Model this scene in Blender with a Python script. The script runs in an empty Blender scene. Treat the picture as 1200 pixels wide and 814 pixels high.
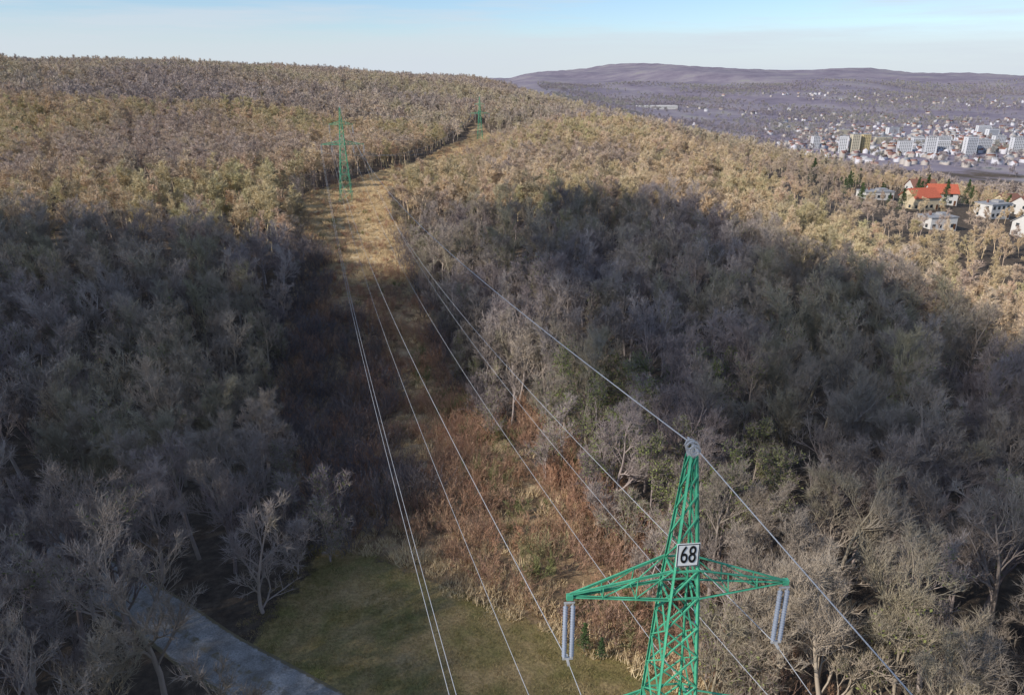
import bpy, math, random
import numpy as np
from mathutils import Vector, Matrix
rng=np.random.default_rng(7); random.seed(7)
S=bpy.context.scene
COL=S.collection
# ------------------------------------------------------------------ helpers
def link(o): COL.objects.link(o); return o
def empty(name,loc=(0,0,0),rz=0):
    e=bpy.data.objects.new(name,None); e.location=loc; e.rotation_euler=(0,0,rz); e.empty_display_size=.5
    return link(e)
def fast_mesh(name,V,polys,mats=(),matidx=None,smooth=False):
    me=bpy.data.meshes.new(name)
    V=np.asarray(V,dtype=np.float32)
    me.vertices.add(len(V)); me.vertices.foreach_set('co',V.ravel())
    loops=np.concatenate([p.ravel() for p in polys]).astype(np.int32)
    tot=np.concatenate([np.full(len(p),p.shape[1]) for p in polys]).astype(np.int32)
    st=np.concatenate([[0],np.cumsum(tot)[:-1]]).astype(np.int32)
    me.loops.add(len(loops)); me.loops.foreach_set('vertex_index',loops)
    me.polygons.add(len(tot)); me.polygons.foreach_set('loop_start',st)
    try: me.polygons.foreach_set('loop_total',tot)
    except Exception: pass
    if matidx is not None: me.polygons.foreach_set('material_index',np.asarray(matidx,dtype=np.int32))
    if smooth: me.polygons.foreach_set('use_smooth',np.ones(len(tot),dtype=bool))
    for m in mats: me.materials.append(m)
    me.update(calc_edges=True); me.validate()
    return me
def obj(name,me,parent=None,loc=(0,0,0),rz=0):
    o=bpy.data.objects.new(name,me); o.location=loc; o.rotation_euler=(0,0,rz); link(o)
    if parent: o.parent=parent
    return o
class MB:
    def __init__(s): s.v=[]; s.f=[]; s.m=[]
    def box(s,c,d,mi=0,rz=0):
        n=len(s.v); cx,cy,cz=c; a,b,h=d[0]/2,d[1]/2,d[2]/2; cs,sn=math.cos(rz),math.sin(rz)
        for z in(-h,h):
            for x,y in((-a,-b),(a,-b),(a,b),(-a,b)):
                s.v.append((cx+x*cs-y*sn,cy+x*sn+y*cs,cz+z))
        for q in((3,2,1,0),(4,5,6,7),(0,1,5,4),(1,2,6,5),(2,3,7,6),(3,0,4,7)):
            s.f.append([n+i for i in q]); s.m.append(mi)
    def bar(s,p,q,w,mi=0):
        p=Vector(p);q=Vector(q);d=(q-p); 
        if d.length<1e-4:return
        d.normalize(); a=d.cross(Vector((0,0,1))); 
        if a.length<.05: a=d.cross(Vector((1,0,0)))
        a.normalize(); b=d.cross(a); n=len(s.v); h=w/2
        for e in(p,q):
            for x,y in((-h,-h),(h,-h),(h,h),(-h,h)): s.v.append(tuple(e+a*x+b*y))
        for f in((3,2,1,0),(4,5,6,7),(0,1,5,4),(1,2,6,5),(2,3,7,6),(3,0,4,7)):
            s.f.append([n+i for i in f]); s.m.append(mi)
    def angle(s,p,q,w,t=.014,mi=0):
        p=Vector(p);q=Vector(q);d=(q-p).normalized()
        a=d.cross(Vector((0,0,1)))
        if a.length<.05: a=Vector((1,0,0))
        a.normalize(); b=d.cross(a)
        for u,vv in((a,b),(b,a)):
            n=len(s.v)
            for e in(p,q):
                for x,y in((0,0),(w,0),(w,t),(0,t)): s.v.append(tuple(e+u*x+vv*y))
            for f in((3,2,1,0),(4,5,6,7),(0,1,5,4),(1,2,6,5),(2,3,7,6),(3,0,4,7)):
                s.f.append([n+i for i in f]); s.m.append(mi)
    def cyl(s,c,r1,r2,h,n=10,mi=0):
        k=len(s.v)
        for z,r in((0,r1),(h,r2)):
            for i in range(n):
                a=2*math.pi*i/n; s.v.append((c[0]+r*math.cos(a),c[1]+r*math.sin(a),c[2]+z))
        for i in range(n):
            j=(i+1)%n; s.f.append([k+i,k+j,k+n+j,k+n+i]); s.m.append(mi)
        s.f.append([k+i for i in range(n)][::-1]); s.m.append(mi)
        s.f.append([k+n+i for i in range(n)]); s.m.append(mi)
    def poly(s,pts,mi=0):
        n=len(s.v); s.v+= [tuple(p) for p in pts]; s.f.append(list(range(n,n+len(pts)))); s.m.append(mi)
    def mesh(s,name,mats):
        me=bpy.data.meshes.new(name); me.from_pydata(s.v,[],s.f)
        for m in mats: me.materials.append(m)
        me.polygons.foreach_set('material_index',s.m); me.update(); return me
# ------------------------------------------------------------------ materials
def mat(name):
    m=bpy.data.materials.new(name); m.use_nodes=True
    nt=m.node_tree; b=nt.nodes['Principled BSDF']; b.inputs['Roughness'].default_value=.85
    try: b.inputs['Specular IOR Level'].default_value=.2
    except: pass
    return m,nt,b
def noise_node(nt,scale,detail=4,rough=.55,coord='pos'):
    n=nt.nodes.new('ShaderNodeTexNoise'); n.inputs['Scale'].default_value=scale; n.inputs['Detail'].default_value=detail
    n.inputs['Roughness'].default_value=rough
    if coord=='pos': g=nt.nodes.new('ShaderNodeNewGeometry'); nt.links.new(g.outputs['Position'],n.inputs['Vector'])
    else:
        g=nt.nodes.new('ShaderNodeTexCoord'); nt.links.new(g.outputs['Object'],n.inputs['Vector'])
    return n.outputs['Fac']
def ramp(nt,fac,stops):
    r=nt.nodes.new('ShaderNodeValToRGB'); e=r.color_ramp.elements
    e[0].position=stops[0][0]; e[0].color=(*stops[0][1],1); e[1].position=stops[-1][0]; e[1].color=(*stops[-1][1],1)
    for p,c in stops[1:-1]:
        k=e.new(p); k.color=(*c,1)
    nt.links.new(fac,r.inputs['Fac']); return r.outputs['Color']
def mix(nt,f,a,b,mode='MIX'):
    m=nt.nodes.new('ShaderNodeMix'); m.data_type='RGBA'; m.blend_type=mode
    for s,v in((m.inputs[0],f),(m.inputs[6],a),(m.inputs[7],b)):
        if isinstance(v,(int,float)): s.default_value=v
        elif isinstance(v,tuple): s.default_value=(*v,1)
        else: nt.links.new(v,s)
    return m.outputs[2]
def mathn(nt,op,a,b=None,clamp=False):
    m=nt.nodes.new('ShaderNodeMath'); m.operation=op; m.use_clamp=clamp
    for i,v in enumerate((a,b)):
        if v is None: continue
        if isinstance(v,(int,float)): m.inputs[i].default_value=v
        else: nt.links.new(v,m.inputs[i])
    return m.outputs[0]
def simple(name,c,rough=.8,var=.15,scale=3,metal=0):
    m,nt,b=mat(name); f=noise_node(nt,scale,5,.6,'obj')
    lo=tuple(x*(1-var) for x in c); hi=tuple(min(1,x*(1+var)) for x in c)
    nt.links.new(ramp(nt,f,[(.3,lo),(.7,hi)]),b.inputs['Base Color']); b.inputs['Roughness'].default_value=rough; b.inputs['Metallic'].default_value=metal
    return m
def veg(name,pal_a,pal_b,scale=.02,pal_c=None,scale_c=.007,sat=1.0,val=1.0):
    """bark / leaf colour: random per tree, species mix changing over the land"""
    m,nt,b=mat(name)
    oi=nt.nodes.new('ShaderNodeObjectInfo')
    def ds(c):
        g=sum(c)/3; return tuple(val*(g+(x-g)*sat) for x in c)
    def sp(p): return [(i/(len(p)-1),ds(c)) for i,c in enumerate(p)]
    A=ramp(nt,oi.outputs['Random'],sp(pal_a)); B=ramp(nt,oi.outputs['Random'],sp(pal_b))
    f=noise_node(nt,scale,2,.6); f=ramp(nt,f,[(.44,(0,0,0)),(.56,(1,1,1))])
    c=mix(nt,f,A,B)
    if pal_c:
        f=noise_node(nt,scale_c,3,.6); f=ramp(nt,f,[(.5,(0,0,0)),(.6,(1,1,1))]); c=mix(nt,f,c,ramp(nt,oi.outputs['Random'],sp(pal_c)))
    nt.links.new(c,b.inputs['Base Color']); b.inputs['Roughness'].default_value=.9
    return m
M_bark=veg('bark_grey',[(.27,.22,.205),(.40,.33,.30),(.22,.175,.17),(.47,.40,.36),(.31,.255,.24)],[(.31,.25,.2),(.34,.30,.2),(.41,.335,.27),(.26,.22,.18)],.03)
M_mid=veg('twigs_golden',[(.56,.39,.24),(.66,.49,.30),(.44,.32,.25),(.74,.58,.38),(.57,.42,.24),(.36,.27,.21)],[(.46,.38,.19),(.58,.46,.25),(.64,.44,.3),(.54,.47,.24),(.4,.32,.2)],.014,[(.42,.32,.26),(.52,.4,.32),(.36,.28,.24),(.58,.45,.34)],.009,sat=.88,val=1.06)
M_leaf=veg('marcescent_leaves',[(.56,.33,.18),(.62,.43,.23),(.47,.35,.18)],[(.44,.38,.17),(.55,.43,.21),(.6,.4,.23)],.02,sat=.85,val=1.05)
M_far=veg('twigs_distant',[(.48,.34,.25),(.56,.44,.3),(.4,.3,.26),(.62,.49,.34),(.42,.32,.25)],[(.41,.35,.22),(.52,.43,.26),(.44,.34,.27),(.56,.47,.28)],.008,[(.38,.3,.27),(.46,.36,.31),(.34,.28,.26)],.005,sat=.82,val=1.06)
M_haze=veg('twigs_valley_hazed',[(.29,.26,.28),(.36,.31,.32),(.26,.24,.27)],[(.33,.31,.29),(.4,.37,.32),(.29,.29,.28)],.003)  # valley twig colours carry painted distance haze
M_shrub=veg('shrub_brown',[(.40,.2,.12),(.5,.28,.16),(.36,.21,.15),(.56,.35,.2)],[(.5,.33,.2),(.38,.22,.13),(.32,.2,.15)],.06,sat=.9)
M_bush=veg('bush_grey',[(.17,.145,.145),(.23,.195,.185)],[(.2,.165,.145),(.15,.13,.13)],.06)
M_gsh=veg('shrub_olive',[(.2,.2,.08),(.26,.24,.11),(.23,.2,.11)],[(.16,.18,.07),(.28,.25,.13)],.06)
M_grass=veg('dry_grass_blades',[(.66,.49,.27),(.76,.6,.35),(.58,.41,.22)],[(.58,.44,.24),(.68,.52,.3)],.05,sat=.9)
M_green=veg('evergreen_needles',[(.04,.075,.03),(.06,.1,.04),(.08,.12,.04)],[(.05,.08,.035),(.09,.13,.05)],.05)
M_moss=veg('moss_ivy',[(.16,.2,.06),(.23,.25,.09)],[(.19,.2,.07),(.25,.26,.11)],.05)
# ------------------------------------------------------------------ terrain
CP=[(6,21,0),(0,-100,0),(-200,-100,2),(200,-100,-20),(-25,50,0),(20,50,0),(-12,57,0),(-20,40,0),(0,0,0),
(-22,112,-10),(-45,110,-7),(10,115,-4),(-38,185,-1),(-57,254,2),(-112,160,2),(-60,190,0),(-210,313,9),(-120,300,6),(-300,200,9),
(-420,645,41),(-500,300,22),(-900,600,50),(-200,650,26),(0,254,0),(33,204,2),(67,235,-1),(60,91,0),(95,60,-3),(100,140,-7),(150,100,-13),(250,100,-30),
(-24,570,0),(-70,640,4),(-47,1067,27),(-300,1100,42),(-900,1300,50),(-343,760,40),(-210,960,33),
(58,526,6),(82,736,0),(134,521,-7),(187,411,-13),(270,458,-29),(189,332,-12),(199,305,-12),(157,269,-11),(110,185,-9),(300,300,-32),(150,900,-28),(300,900,-80),(100,1300,-20),
(400,1500,-98),(600,600,-80),(500,300,-68),(900,900,-100),(1500,1500,-100),(1200,2500,-98),(2500,2500,-90),(555,2950,-67),(300,2300,-60),(0,2500,-10),(672,1483,-100),(1000,1480,-100),(700,1800,-100),
(1365,6900,132),(760,6900,82),(150,7000,30),(3035,6900,82),(4550,6900,46),(1365,4500,25),(3000,4500,5),(2000,5600,60),(1300,3400,-60),(3000,3300,-60),(-3000,6000,30),(-3000,2000,40),(4500,4200,-20),(7000,7000,40),(500,4500,-10),
(0,14000,0),(4000,14000,0),(-8000,12000,0),(10000,12000,0),(10000,2000,-60),(-10000,2000,30),(3000,0,-80),(-3000,0,20)]
CP=np.array(CP,float); W=150.
def warp(x,y): return np.arcsinh(np.asarray(x,float)/W),np.arcsinh(np.asarray(y,float)/W)
cu,cv=warp(CP[:,0],CP[:,1])
def phi(r2): return .5*r2*np.log(r2+1e-12)
N=len(CP); K=phi((cu[:,None]-cu)**2+(cv[:,None]-cv)**2)+1e-4*np.eye(N)
Pm=np.stack([np.ones(N),cu,cv],1); A=np.block([[K,Pm],[Pm.T,np.zeros((3,3))]])
sol=np.linalg.solve(A,np.concatenate([CP[:,2],[0,0,0]]))
def h(x,y):
    x=np.asarray(x,float);y=np.asarray(y,float); sh=x.shape; x=x.ravel();y=y.ravel()
    u,v=warp(x,y); z=sol[N]+sol[N+1]*u+sol[N+2]*v
    for i in range(N): z=z+sol[i]*phi((u-cu[i])**2+(v-cv[i])**2)
    d=np.hypot(x,y); k=np.clip((d-120)/500,0,1)
    z=z+k*(2.5*np.sin(x/47+1)*np.cos(y/61)+1.5*np.sin(x/23+y/31))
    kf=np.clip((d-2600)/2000,0,1)
    z=z+kf*(20*np.sin(x/410+y/900)*np.cos(y/520)+12*np.sin(x/190+2*np.sin(y/400))+5*np.sin(x/83+y/140))
    return z.reshape(sh)
LINE=[(68,-212),(5.8,20.9),(-57,254),(-24,570),(-30,640)]
ROAD=[(1,30),(-9.5,36.5),(-16.5,41),(-23.5,45),(-30,50),(-38,55.5),(-52,66),(-77,80)]
def seg_dist(x,y,pl):
    best=np.full(x.shape,1e9); side=np.zeros(x.shape)
    for (ax,ay),(bx,by) in zip(pl[:-1],pl[1:]):
        dx,dy=bx-ax,by-ay; L2=dx*dx+dy*dy; t=np.clip(((x-ax)*dx+(y-ay)*dy)/L2,0,1)
        d=np.hypot(x-ax-t*dx,y-ay-t*dy); s=np.sign((x-ax)*dy-(y-ay)*dx)
        m=d<best; best=np.where(m,d,best); side=np.where(m,s,side)
    return best,side
def corr_w(x,y,side):
    L=np.interp(y,[-50,30,46,56,72,100,130,190,235,270,300,500,570,620],[20,21,19,14,15,20,20,14,17,17,12,10,9,7])
    R=np.interp(y,[-50,25,45,60,90,130,190,250,300,500,570,620],[9,9,15,14,11,11,14,15,12,11,10,7])
    return np.where(side>0,R,L)
def in_corr(x,y,pad=0):
    d,s=seg_dist(x,y,LINE); return d<corr_w(x,y,s)+pad
def meadow_edge(x): return 57.6-(x+13.6)*.61
def sm(a,b,t): t=np.clip((t-a)/(b-a),0,1); return t*t*(3-2*t)
nu=520; U=np.linspace(-np.arcsinh(12000/60),np.arcsinh(12000/60),nu); Vv=np.linspace(-np.arcsinh(500/60),np.arcsinh(16000/60),nu)
GX,GY=np.meshgrid(60*np.sinh(U),60*np.sinh(Vv)); GZ=h(GX,GY)
verts=np.stack([GX.ravel(),GY.ravel(),GZ.ravel()],1)
I=np.arange(nu*nu).reshape(nu,nu); quads=np.stack([I[:-1,:-1],I[:-1,1:],I[1:,1:],I[1:,:-1]],-1).reshape(-1,4)
cd,cs=seg_dist(GX,GY,LINE); cw=corr_w(GX,GY,cs); cor=1-sm(-3,3,cd-cw)
mead=cor*(1-sm(-1.5,1.5,GY-meadow_edge(GX)))
tan=cor*sm(150,200,GY)*(1-.6*sm(500,560,GY))
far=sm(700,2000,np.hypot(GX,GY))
m,nt,b=mat('terrain_ground')
at=nt.nodes.new('ShaderNodeAttribute'); at.attribute_name='cover'
sp=nt.nodes.new('ShaderNodeSeparateColor'); nt.links.new(at.outputs['Color'],sp.inputs[0])
def edge(ch,sc): 
    n=noise_node(nt,sc,5,.6); s=mathn(nt,'ADD',ch,mathn(nt,'MULTIPLY',mathn(nt,'SUBTRACT',n,.5),1.1))
    return ramp(nt,s,[(.42,(0,0,0)),(.58,(1,1,1))])
litter=ramp(nt,noise_node(nt,.8,6,.7),[(.3,(.05,.038,.03)),(.5,(.095,.073,.055)),(.7,(.16,.125,.09))])
brush=ramp(nt,noise_node(nt,.35,8,.72),[(.32,(.11,.065,.04)),(.45,(.2,.14,.08)),(.55,(.35,.24,.14)),(.7,(.52,.41,.24))])
tanc=ramp(nt,noise_node(nt,.3,8,.7),[(.3,(.32,.23,.13)),(.5,(.55,.42,.25)),(.7,(.7,.57,.37))])
g1=ramp(nt,noise_node(nt,.22,6,.65),[(.32,(.14,.14,.045)),(.47,(.25,.2,.085)),(.6,(.36,.26,.13)),(.72,(.42,.31,.17))])
g2=ramp(nt,noise_node(nt,4,6,.75),[(.3,(.5,.5,.5)),(.7,(1.45,1.45,1.4))])
grassc=mix(nt,1.0,g1,g2,'MULTIPLY')
hill_hazed=ramp(nt,noise_node(nt,.004,12,.78),[(.32,(.14,.12,.155)),(.47,(.215,.185,.225)),(.58,(.27,.24,.26)),(.66,(.28,.275,.23)),(.74,(.36,.37,.28))])  # bluish aerial haze painted into the far ground colour
c=mix(nt,edge(sp.outputs[2],.01),litter,hill_hazed)
cg=nt.nodes.new('ShaderNodeAttribute'); cg.attribute_name='cover2'
sp2=nt.nodes.new('ShaderNodeSeparateColor'); nt.links.new(cg.outputs['Color'],sp2.inputs[0])
c=mix(nt,edge(sp2.outputs[0],.3),c,brush)
c=mix(nt,edge(sp.outputs[1],.2),c,tanc)
c=mix(nt,edge(sp.outputs[0],.5),c,grassc)
nt.links.new(c,b.inputs['Base Color']); b.inputs['Roughness'].default_value=.95
bp=nt.nodes.new('ShaderNodeBump'); bp.inputs['Distance'].default_value=.25; bp.inputs['Strength'].default_value=.8
nt.links.new(noise_node(nt,2.2,8,.7),bp.inputs['Height']); nt.links.new(bp.outputs[0],b.inputs['Normal'])
M_terr=m
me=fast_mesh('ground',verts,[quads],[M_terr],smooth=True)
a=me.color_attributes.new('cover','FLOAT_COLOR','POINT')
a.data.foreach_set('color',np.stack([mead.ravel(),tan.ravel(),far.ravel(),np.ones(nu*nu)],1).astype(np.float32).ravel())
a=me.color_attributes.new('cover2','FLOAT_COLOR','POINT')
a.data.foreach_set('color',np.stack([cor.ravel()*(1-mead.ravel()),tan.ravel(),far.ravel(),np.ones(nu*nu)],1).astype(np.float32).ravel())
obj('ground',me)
m,nt,b=mat('gravel_road'); 
c1=ramp(nt,noise_node(nt,.5,5,.6),[(.32,(.17,.155,.135)),(.5,(.27,.26,.245)),(.7,(.38,.37,.355))])
c2=ramp(nt,noise_node(nt,7,8,.8),[(.3,(.45,.45,.45)),(.7,(1.5,1.5,1.5))])
at=nt.nodes.new('ShaderNodeAttribute'); at.attribute_name='track'
tf=mathn(nt,'ADD',at.outputs['Fac'],mathn(nt,'MULTIPLY',mathn(nt,'SUBTRACT',noise_node(nt,1.6,6,.7),.5),1.6))
c3=mix(nt,ramp(nt,tf,[(.35,(0,0,0)),(.65,(1,1,1))]),(.17,.14,.085),mix(nt,1.0,c1,c2,'MULTIPLY'))
nt.links.new(c3,b.inputs['Base Color'])
P=np.array(ROAD,float); t=np.concatenate([[0],np.cumsum(np.hypot(*np.diff(P,axis=0).T))]); ts=np.arange(0,t[-1],.6)
cx=np.interp(ts,t,P[:,0]); cy=np.interp(ts,t,P[:,1])
for _ in range(25): cx[1:-1]=(cx[:-2]+cx[1:-1]*2+cx[2:])/4; cy[1:-1]=(cy[:-2]+cy[1:-1]*2+cy[2:])/4
tx=np.gradient(cx);ty=np.gradient(cy);l=np.hypot(tx,ty);nx,ny=-ty/l,tx/l
rows=[]; trk=[]
js=np.linspace(-1,1,21)
for k,j in enumerate(js):
    w=2.3*j
    x=cx+nx*w;y=cy+ny*w; rows.append(np.stack([x,y,h(x,y)+.07-.055*(abs(j)==1)-.03*(abs(abs(j)-.5)<.2)],1))
    trk.append(np.full(len(ts),0 if abs(j)==1 else (.35 if abs(j)>.85 else (.55 if abs(j)<.15 else 1.0))))
R=np.stack(rows,0); I=np.arange(R.shape[0]*R.shape[1]).reshape(R.shape[:2])
rm_=fast_mesh('gravel_road',R.reshape(-1,3),[np.stack([I[:-1,:-1],I[:-1,1:],I[1:,1:],I[1:,:-1]],-1).reshape(-1,4)[:,::-1]],[m],smooth=True)
a=rm_.attributes.new('track','FLOAT','POINT'); a.data.foreach_set('value',np.stack(trk).ravel().astype(np.float32))
obj('gravel_road',rm_)
# ------------------------------------------------------------------ vegetation generators
def unit(v): return v/np.maximum(np.linalg.norm(v,axis=-1,keepdims=True),1e-9)
def grow(P,D,L,R,k,wob,up,taper=.35):
    n=len(P); pts=[P]; rad=[R]; d=D.copy()
    for i in range(k):
        d=unit(d+rng.normal(0,wob,(n,3))+np.array([0,0,up])); pts.append(pts[-1]+d*(L/k)[:,None]); rad.append(R*(1-(1-taper)*(i+1)/k))
    return np.stack(pts,1),np.stack(rad,1)
def spawn(pts,m,t0,ang,lenr,Lp,rad,up=0.0,rr=.55):
    n,k1,_=pts.shape; k=k1-1
    t=(t0+(1-t0)*(np.arange(m)[None]+rng.random((n,m)))/m).clip(0,.999); s=t*k; i=s.astype(int); f=(s-i)[...,None]
    idx=np.arange(n)[:,None]; p=pts[idx,i]*(1-f)+pts[idx,i+1]*f; T=unit(pts[idx,i+1]-pts[idx,i])
    r=rad[idx,i]; q=unit(np.cross(T,rng.normal(0,1,(n,m,3)))); a=rng.uniform(ang[0],ang[1],(n,m,1))
    D=unit(T*np.cos(a)+q*np.sin(a)+np.array([0,0,up]))
    L=Lp[:,None]*rng.uniform(lenr[0],lenr[1],(n,m))*(1.15-.5*t)
    return p.reshape(-1,3),D.reshape(-1,3),L.ravel(),(r*rr).ravel()
class VB:
    def __init__(s): s.V=[];s.P=[];s.M=[];s.n=0
    def tubes(s,pts,rad,sides=3,mi=0):
        n,k1,_=pts.shape; d=unit(pts[:,-1]-pts[:,0]); a=unit(np.cross(d,np.array([.3,.95,.1]))); b=np.cross(d,a)
        an=np.arange(sides)*2*np.pi/sides
        ring=a[:,None]*np.cos(an)[None,:,None]+b[:,None]*np.sin(an)[None,:,None]
        v=pts[:,:,None,:]+rad[:,:,None,None]*ring[:,None]
        I=np.arange(n*k1*sides).reshape(n,k1,sides)+s.n; J=np.roll(I,-1,2)
        q=np.stack([I[:,:-1],J[:,:-1],J[:,1:],I[:,1:]],-1).reshape(-1,4)
        s.V.append(v.reshape(-1,3)); s.P.append(q); s.M.append(np.full(len(q),mi)); s.n+=n*k1*sides
    def twigs(s,P,D,L,w,mi=0):
        n=len(P); q=unit(np.cross(D,rng.normal(0,1,(n,3)))); w=np.broadcast_to(w,(n,))[:,None]
        v=np.stack([P-q*w/2,P+q*w/2,P+D*L[:,None]],1)
        I=np.arange(3*n).reshape(n,3)+s.n; s.V.append(v.reshape(-1,3)); s.P.append(I); s.M.append(np.full(n,mi)); s.n+=3*n
    def leaves(s,P,size,mi=1):
        n=len(P); a=unit(rng.normal(0,1,(n,3))); b=unit(np.cross(a,rng.normal(0,1,(n,3)))); sz=size*rng.uniform(.5,1.3,(n,1))
        v=np.stack([P-a*sz,P-b*sz*.6,P+a*sz,P+b*sz*.6],1)
        I=np.arange(4*n).reshape(n,4)+s.n; s.V.append(v.reshape(-1,3)); s.P.append(I); s.M.append(np.full(n,mi)); s.n+=4*n
    def mesh(s,name,mats): return fast_mesh(name,np.concatenate(s.V),s.P,mats,np.concatenate(s.M))
def tree(name,H,spread,cnt,tw_w,tw_l,mats,leaf=0,leafsz=.1,upr=.25,crown0=.38,moss=0,rmin=.012,wob=.15,rk=.65):
    vb=VB(); P=np.zeros((1,3)); P[0,2]=-.4
    pts,rad=grow(P,np.array([[rng.normal(0,.06),rng.normal(0,.06),1.]]),np.array([H*.82]),np.array([H*.015]),7,.07,.05,.22)
    vb.tubes(pts,rad,6); L=np.array([spread])
    p,D,Ln,r=spawn(pts,cnt[0],crown0,(.45,1.05),(.85,1.25),L,rad,.15,rk)
    for lv,c in enumerate(cnt[1:]):
        pts,rad=grow(p,D,Ln,np.maximum(r,rmin),4 if lv<2 else 2,wob,upr*.35,.35)
        vb.tubes(pts,rad,3)
        if moss and lv<3:
            k=rng.integers(0,pts.shape[1],(len(pts),moss)); pp=pts[np.arange(len(pts))[:,None],k].reshape(-1,3)
            vb.leaves(pp+rng.normal(0,.14,pp.shape),.11,1)
        p,D,Ln,r=spawn(pts,c,.2,(.35,.9),(.42,.68),Ln,rad,upr*.5,rk)
    Lt=tw_l*rng.uniform(.5,1.3,len(p)); vb.twigs(p,D,Lt,tw_w)
    if leaf:
        k=rng.integers(0,len(p),leaf); vb.leaves(p[k]+D[k]*(Lt[k]*rng.random(leaf))[:,None],leafsz,1)
    return vb.mesh(name,mats)
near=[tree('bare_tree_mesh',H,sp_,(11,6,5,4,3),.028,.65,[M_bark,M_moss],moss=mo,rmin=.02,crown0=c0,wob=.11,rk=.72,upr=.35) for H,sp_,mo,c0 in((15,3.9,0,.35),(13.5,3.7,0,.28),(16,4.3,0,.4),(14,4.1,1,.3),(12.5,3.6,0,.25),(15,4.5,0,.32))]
def coll(name,meshes):
    c=bpy.data.collections.new(name)
    for i,me in enumerate(meshes): c.objects.link(bpy.data.objects.new('%s_%02d'%(name,i),me))
    return c
mids=[tree('tree_mid',H,sp_,(8,5,5,8),.09,.95,[M_mid,M_leaf],leaf=lf,leafsz=.16,rmin=.03) for H,sp_,lf in((14,3.5,0),(13,3.4,200),(15,3.8,0),(12,3.5,800),(14,3.7,80))]
midg=[tree('tree_mid_grey',H,sp_,(10,6,5,5),.05,.85,[M_bark,M_moss],moss=mo,rmin=.028,crown0=c0,wob=.12,rk=.7) for H,sp_,mo,c0 in((14,3.7,0,.35),(15,4.0,0,.3),(13,3.6,1,.2),(15,3.9,0,.35))]
fars=[tree('tree_far',H,sp_,(8,6,8),.22,1.5,[M_far,M_leaf],leaf=lf,leafsz=.3) for H,sp_,lf in((14,4,0),(13,4,60),(15,4.2,0),(12,4,200))]
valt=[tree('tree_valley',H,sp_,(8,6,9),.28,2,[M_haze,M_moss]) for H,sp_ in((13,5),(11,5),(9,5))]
edget=[tree('edge_tree',H,sp_,(11,6,5,5),.04,.7,[M_bark,M_moss],moss=mo,rmin=.02,crown0=.08) for H,sp_,mo in((9,2.9,1),(10,2.8,0),(7.5,2.7,1),(6,2.4,0))]
ivyt=[tree('ivy_tree',H,sp_,(11,6,5,5),.035,.7,[M_bark,M_moss],leaf=lf,leafsz=.1,moss=4,rmin=.02,crown0=.15) for H,sp_,lf in((12,3.4,600),(14,3.6,1000),(10,3.2,500))]
def shrub(name,H,n,mats,w=.03,tl=.5,c=(6,6)):
    vb=VB(); P=np.zeros((n,3)); P[:,:2]=rng.normal(0,.25*H/2,(n,2)); D=unit(np.stack([P[:,0]*1.1/H*2,P[:,1]*1.1/H*2,np.full(n,1.)],1)+rng.normal(0,.25,(n,3)))
    pts,rad=grow(P,D,H*rng.uniform(.6,1,n),np.full(n,.018*H/2),4,.15,.05,.3); vb.tubes(pts,rad,3)
    L=np.full(n,H)
    p,D,Ln,r=spawn(pts,c[0],.25,(.35,.9),(.25,.42),L,rad,.2,.6)
    pts,rad=grow(p,D,Ln,np.maximum(r,.008),2,.15,.08,.3); vb.tubes(pts,rad,3)
    p,D,Ln,r=spawn(pts,c[1],.15,(.3,.9),(.4,.7),Ln,rad,.1,.6)
    vb.twigs(p,D,tl*rng.uniform(.5,1.2,len(p)),w); return vb.mesh(name,mats)
shr=[shrub('shrub',H,n,[M_shrub],.038,c=(5,6)) for H,n in((1.8,9),(2.3,10),(1.4,9),(2.9,12),(3.8,12))]
gsh=[shrub('olive_shrub',H,n,[M_gsh],.05,c=(6,8)) for H,n in((2.0,10),(2.8,11),(1.4,9))]
bsh=[shrub('bush',H,n,[M_bush],.036,.6,(6,7)) for H,n in((4.6,13),(4,12),(5.4,14))]
def tuft(name,n,H,R_,w,mt):
    vb=VB(); r=R_*np.sqrt(rng.random(n)); a=rng.random(n)*6.283; P=np.stack([r*np.cos(a),r*np.sin(a),np.zeros(n)-.03],1)
    D=unit(np.stack([rng.normal(0,.45,n),rng.normal(0,.45,n),np.ones(n)],1)); vb.twigs(P,D,H*rng.uniform(.4,1.2,n),w); return vb.mesh(name,[mt])
tuf=[tuft('grass',150,.75,.9,.065,M_grass),tuft('grass',160,.55,1.1,.065,M_grass),tuft('grass',110,1.0,.8,.075,M_grass)]
M_mgr=veg('meadow_grass_blades',[(.24,.215,.075),(.36,.27,.12),(.2,.195,.06)],[(.42,.32,.16),(.48,.37,.2)],.25)
mtuf=[tuft('meadow_grass',80,.16,.5,.035,M_mgr),tuft('meadow_grass',90,.2,.6,.035,M_mgr)]
def conifer(H):
    vb=VB(); P=np.zeros((1,3)); pts,rad=grow(P,np.array([[0,0,1.]]),np.array([H]),np.array([H*.014]),5,.01,.1,.15); vb.tubes(pts,rad,5)
    n=int(H*14); z=H*(.1+.88*rng.random(n)**.8); a=rng.random(n)*6.283; L=(H-z)*.3+.25
    D=unit(np.stack([np.cos(a),np.sin(a),np.full(n,-.15)],1)); P=np.stack([0*z,0*z,z],1); pts,rad=grow(P,D,L,np.full(n,.03),3,.06,0,.3); vb.tubes(pts,rad,3)
    k=rng.random((n,14,1)); pp=(P[:,None]+D[:,None]*k*L[:,None,None]).reshape(-1,3)+rng.normal(0,.14,(n*14,3)); vb.leaves(pp,.2,1); return vb.mesh('conifer',[M_bark,M_green])
cons=[conifer(11),conifer(14),conifer(8)]
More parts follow.
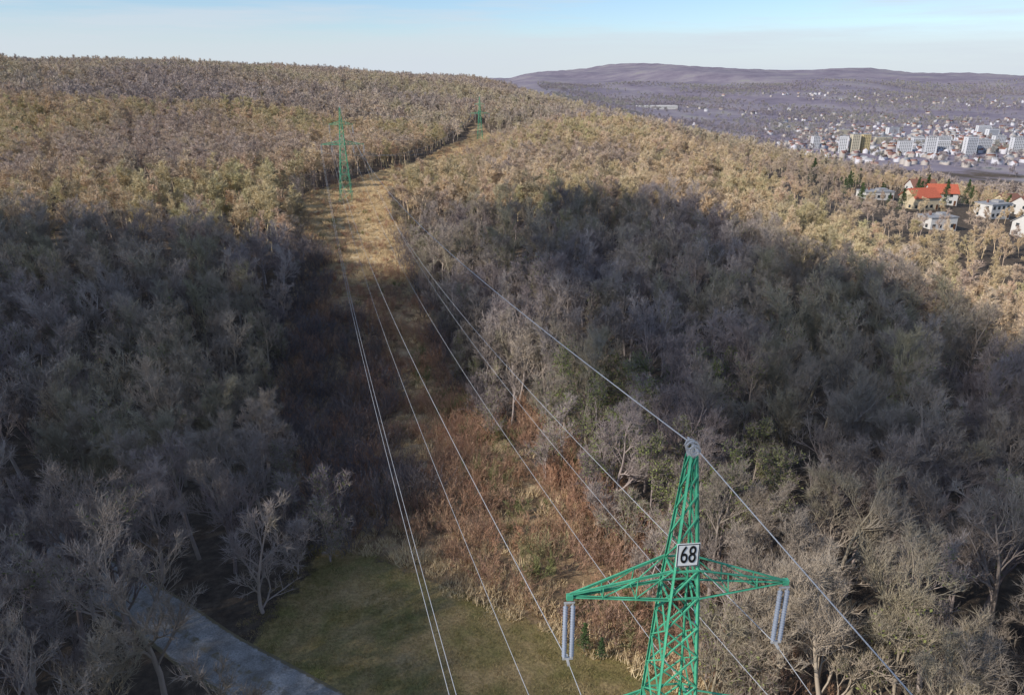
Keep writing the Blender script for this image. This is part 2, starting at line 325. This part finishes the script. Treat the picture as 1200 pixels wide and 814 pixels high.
# ------------------------------------------------------------------ instancing
def scatter(name,col,x,y,scl,idx,zoff=0,tilt=.05):
    n=len(x); z=h(x,y)+zoff
    me=bpy.data.meshes.new(name); me.vertices.add(n); me.vertices.foreach_set('co',np.stack([x,y,z],1).astype(np.float32).ravel())
    a=me.attributes.new('rot3','FLOAT_VECTOR','POINT'); a.data.foreach_set('vector',np.stack([rng.normal(0,tilt,n),rng.normal(0,tilt,n),rng.random(n)*6.283],1).astype(np.float32).ravel())
    a=me.attributes.new('scl3','FLOAT_VECTOR','POINT'); a.data.foreach_set('vector',np.stack([scl*rng.uniform(.9,1.15,n),scl*rng.uniform(.9,1.15,n),scl],1).astype(np.float32).ravel())
    a=me.attributes.new('pick','INT','POINT'); a.data.foreach_set('value',idx.astype(np.int32)); me.update()
    o=obj(name,me)
    ng=bpy.data.node_groups.new(name+'_nodes','GeometryNodeTree'); ng.interface.new_socket('Geometry',in_out='INPUT',socket_type='NodeSocketGeometry'); ng.interface.new_socket('Geometry',in_out='OUTPUT',socket_type='NodeSocketGeometry')
    N_=ng.nodes; gi=N_.new('NodeGroupInput'); go=N_.new('NodeGroupOutput'); ip=N_.new('GeometryNodeInstanceOnPoints'); ci=N_.new('GeometryNodeCollectionInfo')
    ci.inputs['Collection'].default_value=col; ci.inputs['Separate Children'].default_value=True; ci.inputs['Reset Children'].default_value=True
    def na(nm,dt):
        q=N_.new('GeometryNodeInputNamedAttribute'); q.data_type=dt; q.inputs['Name'].default_value=nm; return [s for s in q.outputs if s.enabled and s.name=='Attribute'][0]
    er=N_.new('FunctionNodeEulerToRotation'); L=ng.links
    L.new(gi.outputs[0],ip.inputs['Points']); L.new(ci.outputs[0],ip.inputs['Instance']); ip.inputs['Pick Instance'].default_value=True
    L.new(na('pick','INT'),ip.inputs['Instance Index']); L.new(na('rot3','FLOAT_VECTOR'),er.inputs[0]); L.new(er.outputs[0],ip.inputs['Rotation']); L.new(na('scl3','FLOAT_VECTOR'),ip.inputs['Scale'])
    L.new(ip.outputs[0],go.inputs[0]); md=o.modifiers.new('instances','NODES'); md.node_group=ng
    print(name,n); return o
def jgrid(x0,x1,y0,y1,s):
    X,Y=np.meshgrid(np.arange(x0,x1,s),np.arange(y0,y1,s)); X=X+rng.uniform(-.42,.42,X.shape)*s; Y=Y+rng.uniform(-.42,.42,Y.shape)*s
    return X.ravel(),Y.ravel()
HOUSES=[(178,322),(199,343),(199,304),(157,270),(191,268),(170,346),(232,330),(225,290),(250,372),(215,390)]
def hmask(x,y,r=13):
    k=np.ones(len(x),bool)
    for a,b_ in HOUSES: k&=np.hypot(x-a,y-b_)>r
    return k
# near forest
X,Y=jgrid(-150,90,-10,175,5.0)
d,_=seg_dist(X,Y,ROAD)
k=(~in_corr(X,Y,1.2))&(d>np.where(X>-29,4.3,1.0))&(np.abs(X)<.78*Y+30)&(np.hypot(X,Y)>16)&(X<60+(175-Y)*.12)
k&=~((X<6)&(X>-17)&(Y<30)&(Y>-30))
ivy=(X>6)&(X<30)&(Y>52)&(Y<95)&(rng.random(len(X))<.5)&k
XI,YI=X[ivy],Y[ivy]; k&=~ivy
X,Y=X[k],Y[k]; D0=np.hypot(X,Y); nr=D0<60
Z=h(X,Y)
for i in np.where(nr)[0]:
    o=obj('bare_tree',near[i%len(near)],None,(X[i],Y[i],Z[i]),rng.random()*6.28); s=rng.uniform(.82,1.08); o.scale=(s*1.08,s*1.08,s)
    o.rotation_euler[0]=rng.normal(0,.05); o.rotation_euler[1]=rng.normal(0,.05)
print('near trees',nr.sum())
x,y=X[~nr],Y[~nr]; md=np.hypot(x,y)<92
CN=coll('bare_tree_kind',near); CMg=coll('woodland_tree_kind',midg); CM=coll('golden_tree_kind',mids); CF=coll('far_tree_kind',fars); CE=coll('edge_tree_kind',edget)
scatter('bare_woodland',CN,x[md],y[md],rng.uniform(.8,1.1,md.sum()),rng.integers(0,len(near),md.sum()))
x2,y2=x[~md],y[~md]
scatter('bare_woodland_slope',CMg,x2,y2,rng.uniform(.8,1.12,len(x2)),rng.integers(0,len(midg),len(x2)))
scatter('ivy_covered_trees',coll('ivy_tree_kind',ivyt),XI,YI,rng.uniform(.85,1.1,len(XI)),rng.integers(0,3,len(XI)))
X,Y=jgrid(-100,60,26,300,3.9); dl,sl=seg_dist(X,Y,LINE); q=dl-corr_w(X,Y,sl)
k=(q>-1.8)&(q<2.6)&(seg_dist(X,Y,ROAD)[0]>5)&(rng.random(len(X))<.75)&(Y>34)
X,Y=X[k],Y[k]; scatter('woodland_edge_trees',CE,X,Y,rng.uniform(.6,1.1,len(X)),rng.integers(0,4,len(X)))
X,Y=jgrid(-420,330,20,520,5.6)
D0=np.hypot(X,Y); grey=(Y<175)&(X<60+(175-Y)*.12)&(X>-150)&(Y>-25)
k=(~in_corr(X,Y,1.0))&(~grey)&(D0<520)&(np.abs(X)<.8*Y+40)
low=(X>88)&(Y>130)
k&=~(low&(rng.random(len(X))<.45))
k&=~((np.hypot(X-195,Y-315)<75)&(rng.random(len(X))<.6)); k&=hmask(X,Y,12)
X,Y,low=X[k],Y[k],low[k]
dl,sl=seg_dist(X,Y,LINE)
s=rng.uniform(.7,1.12,len(X)); s=np.where(low,s*.68,s); s=np.where(np.hypot(X-195,Y-315)<75,s*.8,s); s=np.where((sl>0)&(Y>275)&(dl<50),s*np.interp(dl,[10,50],[.4,.95]),s)
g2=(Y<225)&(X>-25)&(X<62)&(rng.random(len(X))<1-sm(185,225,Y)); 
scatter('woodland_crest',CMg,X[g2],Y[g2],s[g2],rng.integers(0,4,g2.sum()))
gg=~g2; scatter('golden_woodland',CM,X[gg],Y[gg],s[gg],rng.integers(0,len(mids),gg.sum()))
X,Y=jgrid(-1150,700,300,1500,7.4); D0=np.hypot(X,Y)
k=(~in_corr(X,Y,1.0))&(D0>=515)&(D0<1450)&(np.abs(X)<.8*Y+60)&(h(X,Y)>-72); k&=~((D0>900)&(rng.random(len(X))<.35))
X,Y=X[k],Y[k]; dl,sl=seg_dist(X,Y,LINE); s=rng.uniform(.75,1.2,len(X)); s=np.where((sl>0)&(dl<50)&(Y<590),s*np.interp(dl,[10,50],[.5,.95]),s)
scatter('distant_forest',CF,X,Y,s,rng.integers(0,4,len(X)))
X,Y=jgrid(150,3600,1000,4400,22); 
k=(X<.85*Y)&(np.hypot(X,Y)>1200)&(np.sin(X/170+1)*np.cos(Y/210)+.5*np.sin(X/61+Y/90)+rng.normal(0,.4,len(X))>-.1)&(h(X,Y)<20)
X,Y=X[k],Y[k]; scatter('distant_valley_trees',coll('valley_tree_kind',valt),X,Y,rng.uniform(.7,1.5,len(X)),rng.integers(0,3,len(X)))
cx_=np.concatenate([rng.uniform(150,290,60),rng.uniform(-215,-195,6),rng.uniform(240,420,110),rng.uniform(500,1300,160)]); cy_=np.concatenate([rng.uniform(285,420,60),rng.uniform(290,315,6),rng.uniform(440,600,110),rng.uniform(1250,1900,160)])
k=hmask(cx_,cy_,11); cx_,cy_=cx_[k],cy_[k]; scatter('conifer_trees',coll('conifer_kind',cons),cx_,cy_,rng.uniform(.4,.95,len(cx_)),rng.integers(0,3,len(cx_)))
for x_,y_,s_ in((5.6,45,.34),(6.8,44.2,.26)):
    o=obj('young_spruce',cons[2],None,(x_,y_,float(h(np.array([x_]),np.array([y_]))[0]))); o.scale=(s_,s_,s_)
# shrubs in the clearing
X,Y=jgrid(-90,40,34,560,1.7); dl,sl=seg_dist(X,Y,LINE); k=(in_corr(X,Y,-.5)|((sl>0)&(Y<100)&in_corr(X,Y,7)))&(Y>meadow_edge(X)+1.5)
pt=np.sin(X/3.1+Y/4)*np.cos(Y/5.3-X/6)+rng.normal(0,.15,len(X))
pd=np.clip(1.1-sm(130,215,Y)*1.0,0,1)*np.where(pt>-.15,1,.15); k&=rng.random(len(X))<pd
X,Y,pt=X[k],Y[k],pt[k]; big=(rng.random(len(X))<.45)&(Y<150)&(pt>0)
scatter('brown_shrubs',coll('shrub_kind',shr),X,Y,rng.uniform(.6,1.2,len(X)),np.where(big,rng.integers(3,5,len(X)),rng.integers(0,4,len(X))))
X,Y=jgrid(-90,40,44,240,2.6); dl,sl=seg_dist(X,Y,LINE)
k=in_corr(X,Y,3)&(Y>meadow_edge(X)+2)&(rng.random(len(X))<np.where((sl>0)&(dl>4)&(Y<130),.3,.04))
X,Y=X[k],Y[k]; scatter('olive_shrubs',coll('olive_shrub_kind',gsh),X,Y,rng.uniform(.5,1.2,len(X)),rng.integers(0,3,len(X)))
X,Y=jgrid(-60,10,58,200,2.8); dl,sl=seg_dist(X,Y,LINE)
k=in_corr(X,Y,2)&( (((X+17)/8)**2+((Y-68)/11)**2<1) | ((sl<0)&(dl>1+3*np.sin(Y/7))&(Y>88)&(Y<150)) | ((sl<0)&(dl>9)&(Y<190)&(Y>80)) | ((sl>0)&(dl>9)&(Y>95)) ) &(seg_dist(X,Y,ROAD)[0]>4)
X,Y=X[k],Y[k]; scatter('grey_bushes',coll('bush_kind',bsh),X,Y,rng.uniform(.6,1.1,len(X)),rng.integers(0,3,len(X)))
X,Y=jgrid(-90,30,40,600,1.6); k=in_corr(X,Y,.5)&(Y>meadow_edge(X)-.5)&(rng.random(len(X))<np.where(Y>165,.9,np.where(Y<meadow_edge(X)+5,.8,.35)))
X,Y=X[k],Y[k]; scatter('dry_grass',coll('dry_grass_kind',tuf),X,Y,rng.uniform(.7,1.4,len(X)),rng.integers(0,3,len(X)))
X,Y=jgrid(-34,24,22,60,.66); dr=seg_dist(X,Y,ROAD)[0]; k=in_corr(X,Y,2)&(Y<meadow_edge(X)+1)&(dr>1.7+rng.random(len(X))*.9)&(rng.random(len(X))<.8)
X,Y=X[k],Y[k]; scatter('meadow_grass',coll('meadow_kind',mtuf),X,Y,rng.uniform(.6,1.3,len(X)),rng.integers(0,2,len(X)))
# ------------------------------------------------------------------ pylons
M_steel=simple('green_painted_steel',(.08,.38,.225),.5,.3,1.5)
M_ins=simple('insulator_porcelain',(.24,.27,.33),.35,.1,8)
M_galv=simple('galvanised_fitting',(.5,.5,.5),.45,.15,5,.3)
M_white=simple('white_plate',(.78,.78,.76),.5,.04,3)
M_black=simple('black_paint',(.015,.015,.015),.6,.1,3)
M_blue=simple('blue_tag',(.02,.13,.6),.5,.1,3)
M_conc=simple('concrete_footing',(.33,.32,.3),.9,.15,3)
ZL=18.9
PROF=[(0,2.1),(ZL,.84),(25.35,.52),(30.6,.13)]
def hw(z): return float(np.interp(z,[p[0] for p in PROF],[p[1] for p in PROF]))
PH=[(s*3.85,25.2) for s in(-1,1)]+[(s*a,ZL-.15) for s in(-1,1) for a in(7,3.6)]
def pylon(x,y,rz,sign=True,thick=1.0):
    z0=float(h(np.array([x]),np.array([y]))[0]); e=empty('electricity_pylon',(x,y,z0),rz)
    mb=MB(); T=.08*thick
    C=[(-1,-1),(1,-1),(1,1),(-1,1)]
    zs=[0,3.2,6.2,9,11.4,13.6,15.5,17.3,ZL,20.3,21.6,22.9,24.1,25.35,26.4,27.4,28.4,29.2,29.9,30.6]
    for a,b_ in zip(zs[:-1],zs[1:]):
        wa,wb=hw(a),hw(b_)
        for i,(sx,sy) in enumerate(C):
            mb.angle((sx*wa,sy*wa,a),(sx*wb,sy*wb,b_),T*1.25,.02)
            tx,ty=C[(i+1)%4]
            mb.bar((sx*wa,sy*wa,a),(tx*wb,ty*wb,b_),T*.6); 
            if b_<26 : mb.bar((tx*wa,ty*wa,a),(sx*wb,sy*wb,b_),T*.6)
            if b_ in(3.2,9,13.6,ZL,20.3,25.35,26.4,30.6): mb.bar((sx*wb,sy*wb,b_),(tx*wb,ty*wb,b_),T*.7)
    for z,hh,L,n in((25.35,1.1,3.85,3),(ZL,1.2,7.0,5)):
        for s in(-1,1):
            tip=Vector((s*L,0,z))
            for sy in(-1,1):
                b0=Vector((s*hw(z),sy*hw(z),z)); t0=Vector((s*hw(z+hh),sy*hw(z+hh),z+hh))
                mb.angle(b0,tip,T*1.05,.02); mb.angle(t0,tip+Vector((0,0,.08)),T*.95,.02)
                for i in range(1,n):
                    f=i/n; mb.bar(b0.lerp(tip,f),t0.lerp(tip,f),T*.4)
                    mb.bar(b0.lerp(tip,f),t0.lerp(tip,(i-1)/n),T*.4)
            for i in range(1,n):
                f=i/n; A_=Vector((s*hw(z),-hw(z),z)).lerp(tip,f); B_=Vector((s*hw(z),hw(z),z)).lerp(tip,f); mb.bar(A_,B_,T*.4)
            mb.box((s*L,0,z-.02),(.22,.16,.2))
    obj('lattice_tower',mb.mesh('lattice_tower',[M_steel]),e)
    mb=MB()
    for sx,sy in C: mb.box((sx*2.12,sy*2.12,-.1),(.7,.7,.8))
    obj('footings',mb.mesh('footings',[M_conc]),e)
    mb=MB()
    for px,pz in PH:
        for o_ in(-.13,.13):
            mb.cyl((px+o_,0,pz-2.5),.03,.03,2.4,6,1)
            for k in range(20): mb.cyl((px+o_,0,pz-.3-k*.11),.092,.05,.065,10,0)
        mb.box((px,0,pz-.12),(.38,.05,.06),1); mb.box((px,0,pz-2.52),(.38,.07,.08),1); mb.box((px,0,pz-2.6),(.08,.5,.08),1)
    obj('insulator_strings',mb.mesh('insulator_strings',[M_ins,M_galv]),e)
    mb=MB(); mb.cyl((0,0,30.55),.17,.2,.12,12,0)
    for k,(yy,rr) in enumerate(((-.22,.17),(.0,.21),(.22,.17))):
        for j in range(14):
            a0,a1=j*2*math.pi/14,(j+1)*2*math.pi/14
            mb.bar((rr*math.cos(a0)+.0,yy,30.85+rr*math.sin(a0)),(rr*math.cos(a1),yy,30.85+rr*math.sin(a1)),.05)
    mb.bar((0,-.5,30.95),(0,.5,30.95),.05); mb.bar((0,0,30.6),(0,0,31.0),.07)
    obj('earth_wire_clamp',mb.mesh('earth_wire_clamp',[M_galv]),e)
    if sign:
        yq=-hw(27.1)-.1
        mb=MB(); mb.box((.0,yq,27.1),(.78,.03,.9),0)
        for c_,d_ in(((0,yq-.02,27.52),(.74,.012,.025)),((0,yq-.02,26.68),(.74,.012,.025)),((-.36,yq-.02,27.1),(.025,.012,.8)),((.36,yq-.02,27.1),(.025,.012,.8))): mb.box(c_,d_,1)
        obj('number_plate',mb.mesh('number_plate',[M_white,M_black]),e)
        cu_=bpy.data.curves.new('digits','FONT'); cu_.body='68'; cu_.size=.78; cu_.align_x='CENTER'; cu_.align_y='CENTER'; cu_.extrude=.006; cu_.offset=.004
        to=bpy.data.objects.new('digits_src',cu_); link(to); bpy.context.view_layer.update()
        dm=bpy.data.meshes.new_from_object(to.evaluated_get(bpy.context.evaluated_depsgraph_get())); bpy.data.objects.remove(to)
        dm.materials.clear(); dm.materials.append(M_black)
        do=obj('plate_digits',dm,e,(0,yq-.03,27.1)); do.rotation_euler=(math.pi/2,0,0); do.scale=(.72,1.2,1)
        mb=MB(); mb.box((.62,-.3,24.6),(.09,.14,.55),0); mb.box((.62,-.3,24.2),(.05,.1,.3),0); obj('blue_phase_tag',mb.mesh('blue_tag',[M_blue]),e)
    return e,z0
PY=[]
HD=[math.radians(15),math.radians(6.0),math.radians(4.6),math.radians(-6)]
locs=[(5.8,20.9),(-57,254),(-24,570)]
for i,(x,y) in enumerate(locs):
    e,z0=pylon(x,y,HD[i+1],i==0,[1,1.3,1.5][i]); PY.append((x,y,z0,HD[i+1]))
PY.insert(0,(68,-212,0,HD[0]))
M_wire=simple('aluminium_conductor',(.42,.43,.45),.5,.1,1,.0)
we=empty('overhead_power_line')
def wire(a,b_,sag,r,name='conductor'):
    n=90; t=np.linspace(0,1,n+1); a=np.array(a);b_=np.array(b_); p=a[None]*(1-t)[:,None]+b_[None]*t[:,None]; p[:,2]-=4*sag*t*(1-t)
    vb=VB(); vb.tubes(p[None],np.full((1,n+1),r),5); obj(name,vb.mesh(name,[M_wire]),we)
def wp(py,px,pz):
    x,y,z,a=py; return (x+px*math.cos(a),y+px*math.sin(a),z+pz)
for i in range(3):
    A_,B_=PY[i],PY[i+1]
    sg=[6,6.2,8][i]; rr=[.014,.017,.02][i]
    wire(wp(A_,0,30.95),wp(B_,0,30.95),sg,rr*1.3,'earth_wire')
    for j,(px,pz) in enumerate(PH):
        if j==2:
            for o_ in(-.16,.16): wire(wp(A_,px+o_,pz-2.62),wp(B_,px+o_,pz-2.62),sg+1.8,rr*1.1)
        else: wire(wp(A_,px,pz-2.62),wp(B_,px,pz-2.62),sg+1.8,rr)
# ------------------------------------------------------------------ houses
M_wall=simple('render_white',(.6,.58,.55),.9,.06,1); M_wall2=simple('render_cream',(.55,.46,.32),.9,.06,1)
M_red=simple('red_tiles',(.45,.12,.07),.8,.2,2); M_brn=simple('brown_tiles',(.22,.11,.08),.8,.2,2); M_grey=simple('grey_roof',(.3,.3,.31),.8,.2,2)
M_twall=simple('town_walls_pale',(.5,.49,.52),.9,.2,.01); M_twall2=simple('town_walls_ochre',(.4,.36,.33),.9,.2,.01)
M_tred=simple('town_roofs_red',(.3,.18,.16),.9,.25,.01)
M_glass=simple('window_glass',(.04,.05,.06),.15,.2,2); M_door=simple('door_wood',(.14,.07,.04),.6,.2,2)
def house(x,y,rz,w,d,hh,roof,wall,flat=False,name='family_house'):
    z0=float(h(np.array([x]),np.array([y]))[0]); e=empty(name,(x,y,z0),rz)
    mb=MB(); mb.box((0,0,hh/2-1),(w,d,hh+2))
    if not flat:
        for s in(-1,1): mb.poly([(s*w/2,-d/2,hh),(s*w/2,d/2,hh),(s*w/2,0,hh+d*.36)])
    obj('walls',mb.mesh('walls',[wall]),e)
    mb=MB()
    if flat: mb.box((0,0,hh+.18),(w+.5,d+.5,.35)); mb.box((w*.2,0,hh+.8),(w*.3,d*.4,.9))
    else:
        rh=d*.36
        for s in(-1,1):
            a=[(-w/2-.5,s*(d/2+.6),hh-.6*.72),(w/2+.5,s*(d/2+.6),hh-.6*.72),(w/2+.5,0,hh+rh),(-w/2-.5,0,hh+rh)]
            top=[(p[0],p[1],p[2]+.22) for p in a]
            mb.poly(top); mb.poly(a[::-1])
            for i in range(4): j=(i+1)%4; mb.poly([a[i],a[j],top[j],top[i]])
    obj('roof',mb.mesh('roof',[roof]),e)
    mb=MB(); 
    for fl in range(int(hh//2.8)):
        z=1.5+fl*2.9
        for i in range(int(w//2.6)):
            xx=-w/2+1.4+i*2.6
            for s in(-1,1): mb.box((xx,s*(d/2+.02),z),(1.3,.06,1.3))
        for s in(-1,1):
            for yy in(-d/4,d/4): mb.box((s*(w/2+.02),yy,z),(.06,1.2,1.3))
    obj('windows',mb.mesh('windows',[M_glass]),e)
    mb=MB(); mb.box((w/2-.9,-d/2-.04,1.0),(.95,.1,2.1)); obj('door',mb.mesh('door',[M_door]),e)
    mb=MB(); mb.box((-w*.2,d*.12,hh+(d*.36 if not flat else .8)),(.6,.6,1.6)); obj('chimney',mb.mesh('chimney',[M_brn]),e)
house(*HOUSES[0],.25,13,9,5.4,M_red,M_wall2); house(*HOUSES[1],-.2,12,9,5.6,M_red,M_wall); house(*HOUSES[2],.35,11,8,5.6,M_grey,M_wall,True)
house(*HOUSES[3],.2,11,8,4.4,M_grey,M_wall,True); house(*HOUSES[4],.5,10,8,5.6,M_grey,M_wall); house(*HOUSES[5],.1,14,8,3.5,M_grey,M_wall,True)
house(*HOUSES[6],.3,11,9,5.6,M_brn,M_wall); house(*HOUSES[7],-.3,11,8,5.6,M_grey,M_wall2); house(*HOUSES[8],.3,11,9,5.6,M_brn,M_wall2); house(*HOUSES[9],0,12,9,5.6,M_brn,M_wall)
M_w1=simple('panel_white',(.58,.58,.6),.85,.05,.05); M_w2=simple('panel_cream',(.56,.5,.38),.85,.05,.05); M_w3=simple('panel_yellow',(.55,.44,.24),.85,.05,.05)
def block(x,y,rz,w,d,hh,wall):
    z0=float(h(np.array([x]),np.array([y]))[0]); e=empty('apartment_block',(x,y,z0),rz)
    mb=MB(); mb.box((0,0,hh/2-3),(w,d,hh+6)); obj('walls',mb.mesh('walls',[wall]),e)
    mb=MB(); mb.box((0,0,hh+.25),(w+.4,d+.4,.5)); mb.box((0,0,hh+1.7),(5,5,2.4)); obj('roof',mb.mesh('roof',[M_grey]),e)
    mb=MB()
    for f in range(int(hh//2.9)):
        z=1.6+2.9*f
        for i in range(int(w//3.4)):
            for s in(-1,1): mb.box((-w/2+2+i*3.4,s*(d/2+.05),z),(1.9,.14,1.4))
        for s in(-1,1): mb.box((s*(w/2+.05),0,z),(.14,1.8,1.4))
    obj('windows',mb.mesh('windows',[M_glass]),e)
for bx,by,w,hh,wm in((650,1483,16,31,M_w1),(672,1483,16,35,M_w2),(695,1490,15,36,M_w3),(625,1560,14,24,M_w1),
    (780,1500,26,24,M_w1),(815,1470,20,32,M_w1),(850,1500,32,26,M_w1),(885,1460,22,34,M_w1),(925,1490,36,24,M_w1),(970,1450,24,32,M_w1),(1010,1480,30,24,M_w1),(1050,1460,24,32,M_w1),
    (830,1700,34,16,M_w2),(900,1680,24,20,M_w1),(980,1720,30,18,M_w1),(1060,1650,24,24,M_w1),(1110,1560,28,22,M_w1),(850,1950,30,16,M_w2),(1000,2000,30,18,M_w1),(1200,1900,30,20,M_w1),(1300,2100,36,20,M_w1)):
    block(bx,by,rng.normal(0,.15),w,13,hh,wm)
def town(n):
    V=[];xs=[];ys=[]
    while len(xs)<n:
        x=rng.uniform(350,3000); y=rng.uniform(1250,3600); r_=x/y
        if r_>.85: continue
        dens=math.exp(-((y-1700)/480)**2)*float(sm(.28,.45,r_))+.12*(math.sin(x/230+y/170)>.2)*(y>2200)*float(sm(.2,.3,r_))
        if rng.random()<dens: xs.append(x);ys.append(y)
    xs=np.array(xs);ys=np.array(ys);zs=h(xs,ys); q4=[];q3=[];m4=[];m3=[]
    k=zs<-25; xs,ys,zs=xs[k],ys[k],zs[k]
    for x,y,z in zip(xs,ys,zs):
        w,d,hh=rng.uniform(8,17),rng.uniform(8,11),rng.uniform(3.5,8); a=rng.uniform(-.5,.5)+rng.integers(0,2)*1.57; c,s=math.cos(a),math.sin(a); r=d*.35
        L=[(-w/2,-d/2,-3),(w/2,-d/2,-3),(w/2,d/2,-3),(-w/2,d/2,-3),(-w/2,-d/2,hh),(w/2,-d/2,hh),(w/2,d/2,hh),(-w/2,d/2,hh),(-w/2,0,hh+r),(w/2,0,hh+r)]
        n0=len(V); V+=[(x+p*c-q*s,y+p*s+q*c,z+t) for p,q,t in L]; wm=int(rng.integers(0,2)); rm=2+int(rng.choice(3,p=[.3,.35,.35]))
        for f in((0,1,5,4),(1,2,6,5),(2,3,7,6),(3,0,4,7)): q4.append([n0+i for i in f]); m4.append(wm)
        for f in((4,5,9,8),(6,7,8,9)): q4.append([n0+i for i in f]); m4.append(rm)
        for f in((5,6,9),(7,4,8)): q3.append([n0+i for i in f]); m3.append(wm)
    return fast_mesh('town',V,[np.array(q4),np.array(q3)],[M_twall,M_twall2,M_tred,M_brn,M_grey],m4+m3)
obj('distant_town_houses',town(1100))
house(555,2950,.05,150,50,11,M_wall,M_wall,True,'warehouse_hall')
# ------------------------------------------------------------------ sun, added shade caster, sky
EL=math.radians(31); sx,sy=-.86,-.51; l_=math.hypot(sx,sy); sx/=l_;sy/=l_
tosun=Vector((sx*math.cos(EL),sy*math.cos(EL),math.sin(EL)))
sl=bpy.data.lights.new('sun','SUN'); sl.energy=4.7; sl.angle=math.radians(.6); sl.color=(1,.93,.83)
so=bpy.data.objects.new('sun',sl); so.rotation_euler=tosun.to_track_quat('Z','Y').to_euler(); link(so)
POL=[[(-300,168),(-112,162),(-60,168),(-43,162),(-31,152),(-22,138),(-17,118),(-18,98),(-25,80),(-24,60),(-26,45),(-16,30),(-10,10),(-10,-140),(-300,-140)],
     [(30,16),(30,38),(14,58),(5,90),(-6,130),(-14,165),(-9,188),(20,226),(47,177),(60,126),(66,91),(80,50),(120,-80),(30,-80)]]  # ground outlines of the shade that the added sheet is cut to
# unseen sheet added overhead to cast the woodland shade; random gaps soften it
gs=2.2; gx=np.arange(-300,150,gs); gy=np.arange(-140,260,gs); CX,CY=np.meshgrid(gx,gy)
def inside(X,Y,p):
    r=np.zeros(X.shape,bool); n=len(p)
    for i in range(n):
        (ax,ay),(bx,by)=p[i],p[i-1]; c=((ay>Y)!=(by>Y))&(X<(bx-ax)*(Y-ay)/(by-ay+1e-9)+ax); r^=c
    return r
wx=CX+4*np.sin(CY/11)+2*np.sin(CX/7); wy=CY+4*np.sin(CX/13)
Dn=(inside(wx,wy,POL[0])|inside(wx,wy,POL[1])).astype(float)
for _ in range(4):
    q=np.pad(Dn,1,mode='edge'); Dn=(q[1:-1,1:-1]*4+q[:-2,1:-1]+q[2:,1:-1]+q[1:-1,:-2]+q[1:-1,2:])/8
HC=420.; off=(HC-12)/math.tan(EL)
Zc=HC+2*np.sin(CX/9)*np.cos(CY/8); Vc=np.stack([(CX+sx*off).ravel(),(CY+sy*off).ravel(),Zc.ravel()],1)
I=np.arange(CX.size).reshape(CX.shape); q=np.stack([I[:-1,:-1],I[:-1,1:],I[1:,1:],I[1:,:-1]],-1).reshape(-1,4)
q=q[rng.random(len(q))<Dn.ravel()[q].mean(1)*.87]
cm=fast_mesh('shade_caster_sheet',Vc,[q],[simple('shade_caster_white',(.8,.8,.8),1,.03,.1)])
obj('shade_caster_sheet',cm)
w=bpy.data.worlds.new('World'); S.world=w; w.use_nodes=True; nt=w.node_tree; bg=nt.nodes['Background']
sk=nt.nodes.new('ShaderNodeTexSky'); sk.sky_type='NISHITA'; sk.sun_disc=False; sk.sun_elevation=EL; sk.sun_rotation=math.atan2(sx,sy); sk.altitude=300; sk.dust_density=.3; sk.air_density=1.0; sk.ozone_density=3.0
tc=nt.nodes.new('ShaderNodeTexCoord'); sp=nt.nodes.new('ShaderNodeSeparateXYZ'); nt.links.new(tc.outputs['Generated'],sp.inputs[0])
mp=nt.nodes.new('ShaderNodeMapping'); mp.inputs['Scale'].default_value=(1.0,1.0,14); mp.inputs['Rotation'].default_value=(0,.03,.2); nt.links.new(tc.outputs['Generated'],mp.inputs[0])
nn=nt.nodes.new('ShaderNodeTexNoise'); nn.inputs['Scale'].default_value=2.6; nn.inputs['Detail'].default_value=7; nn.inputs['Roughness'].default_value=.6; nt.links.new(mp.outputs[0],nn.inputs['Vector'])
cl=ramp(nt,nn.outputs['Fac'],[(.44,(0,0,0)),(.64,(.65,.65,.65))])
skc=mix(nt,.5,sk.outputs[0],mix(nt,1.0,sk.outputs[0],(.8,1.0,1.3),'MULTIPLY'))
hz=ramp(nt,sp.outputs[2],[(0.0,(.9,.9,.9)),(.035,(.75,.75,.75)),(.06,(.15,.15,.15)),(.2,(0,0,0))])
hz=mix(nt,1.0,hz,cl,'SCREEN')
nt.links.new(mix(nt,hz,skc,(5.1,5.6,6.2)),bg.inputs[0]); bg.inputs[1].default_value=.13
# ------------------------------------------------------------------ camera
cam=bpy.data.cameras.new('camera'); cam.sensor_width=36; cam.lens=25.7; cam.clip_end=40000; cam.clip_start=.1
co=bpy.data.objects.new('camera',cam); co.location=(0,0,42); co.rotation_euler=(math.radians(69.7),0,0); link(co); S.camera=co
S.view_settings.view_transform='Standard'; S.view_settings.look='None'; S.view_settings.exposure=0
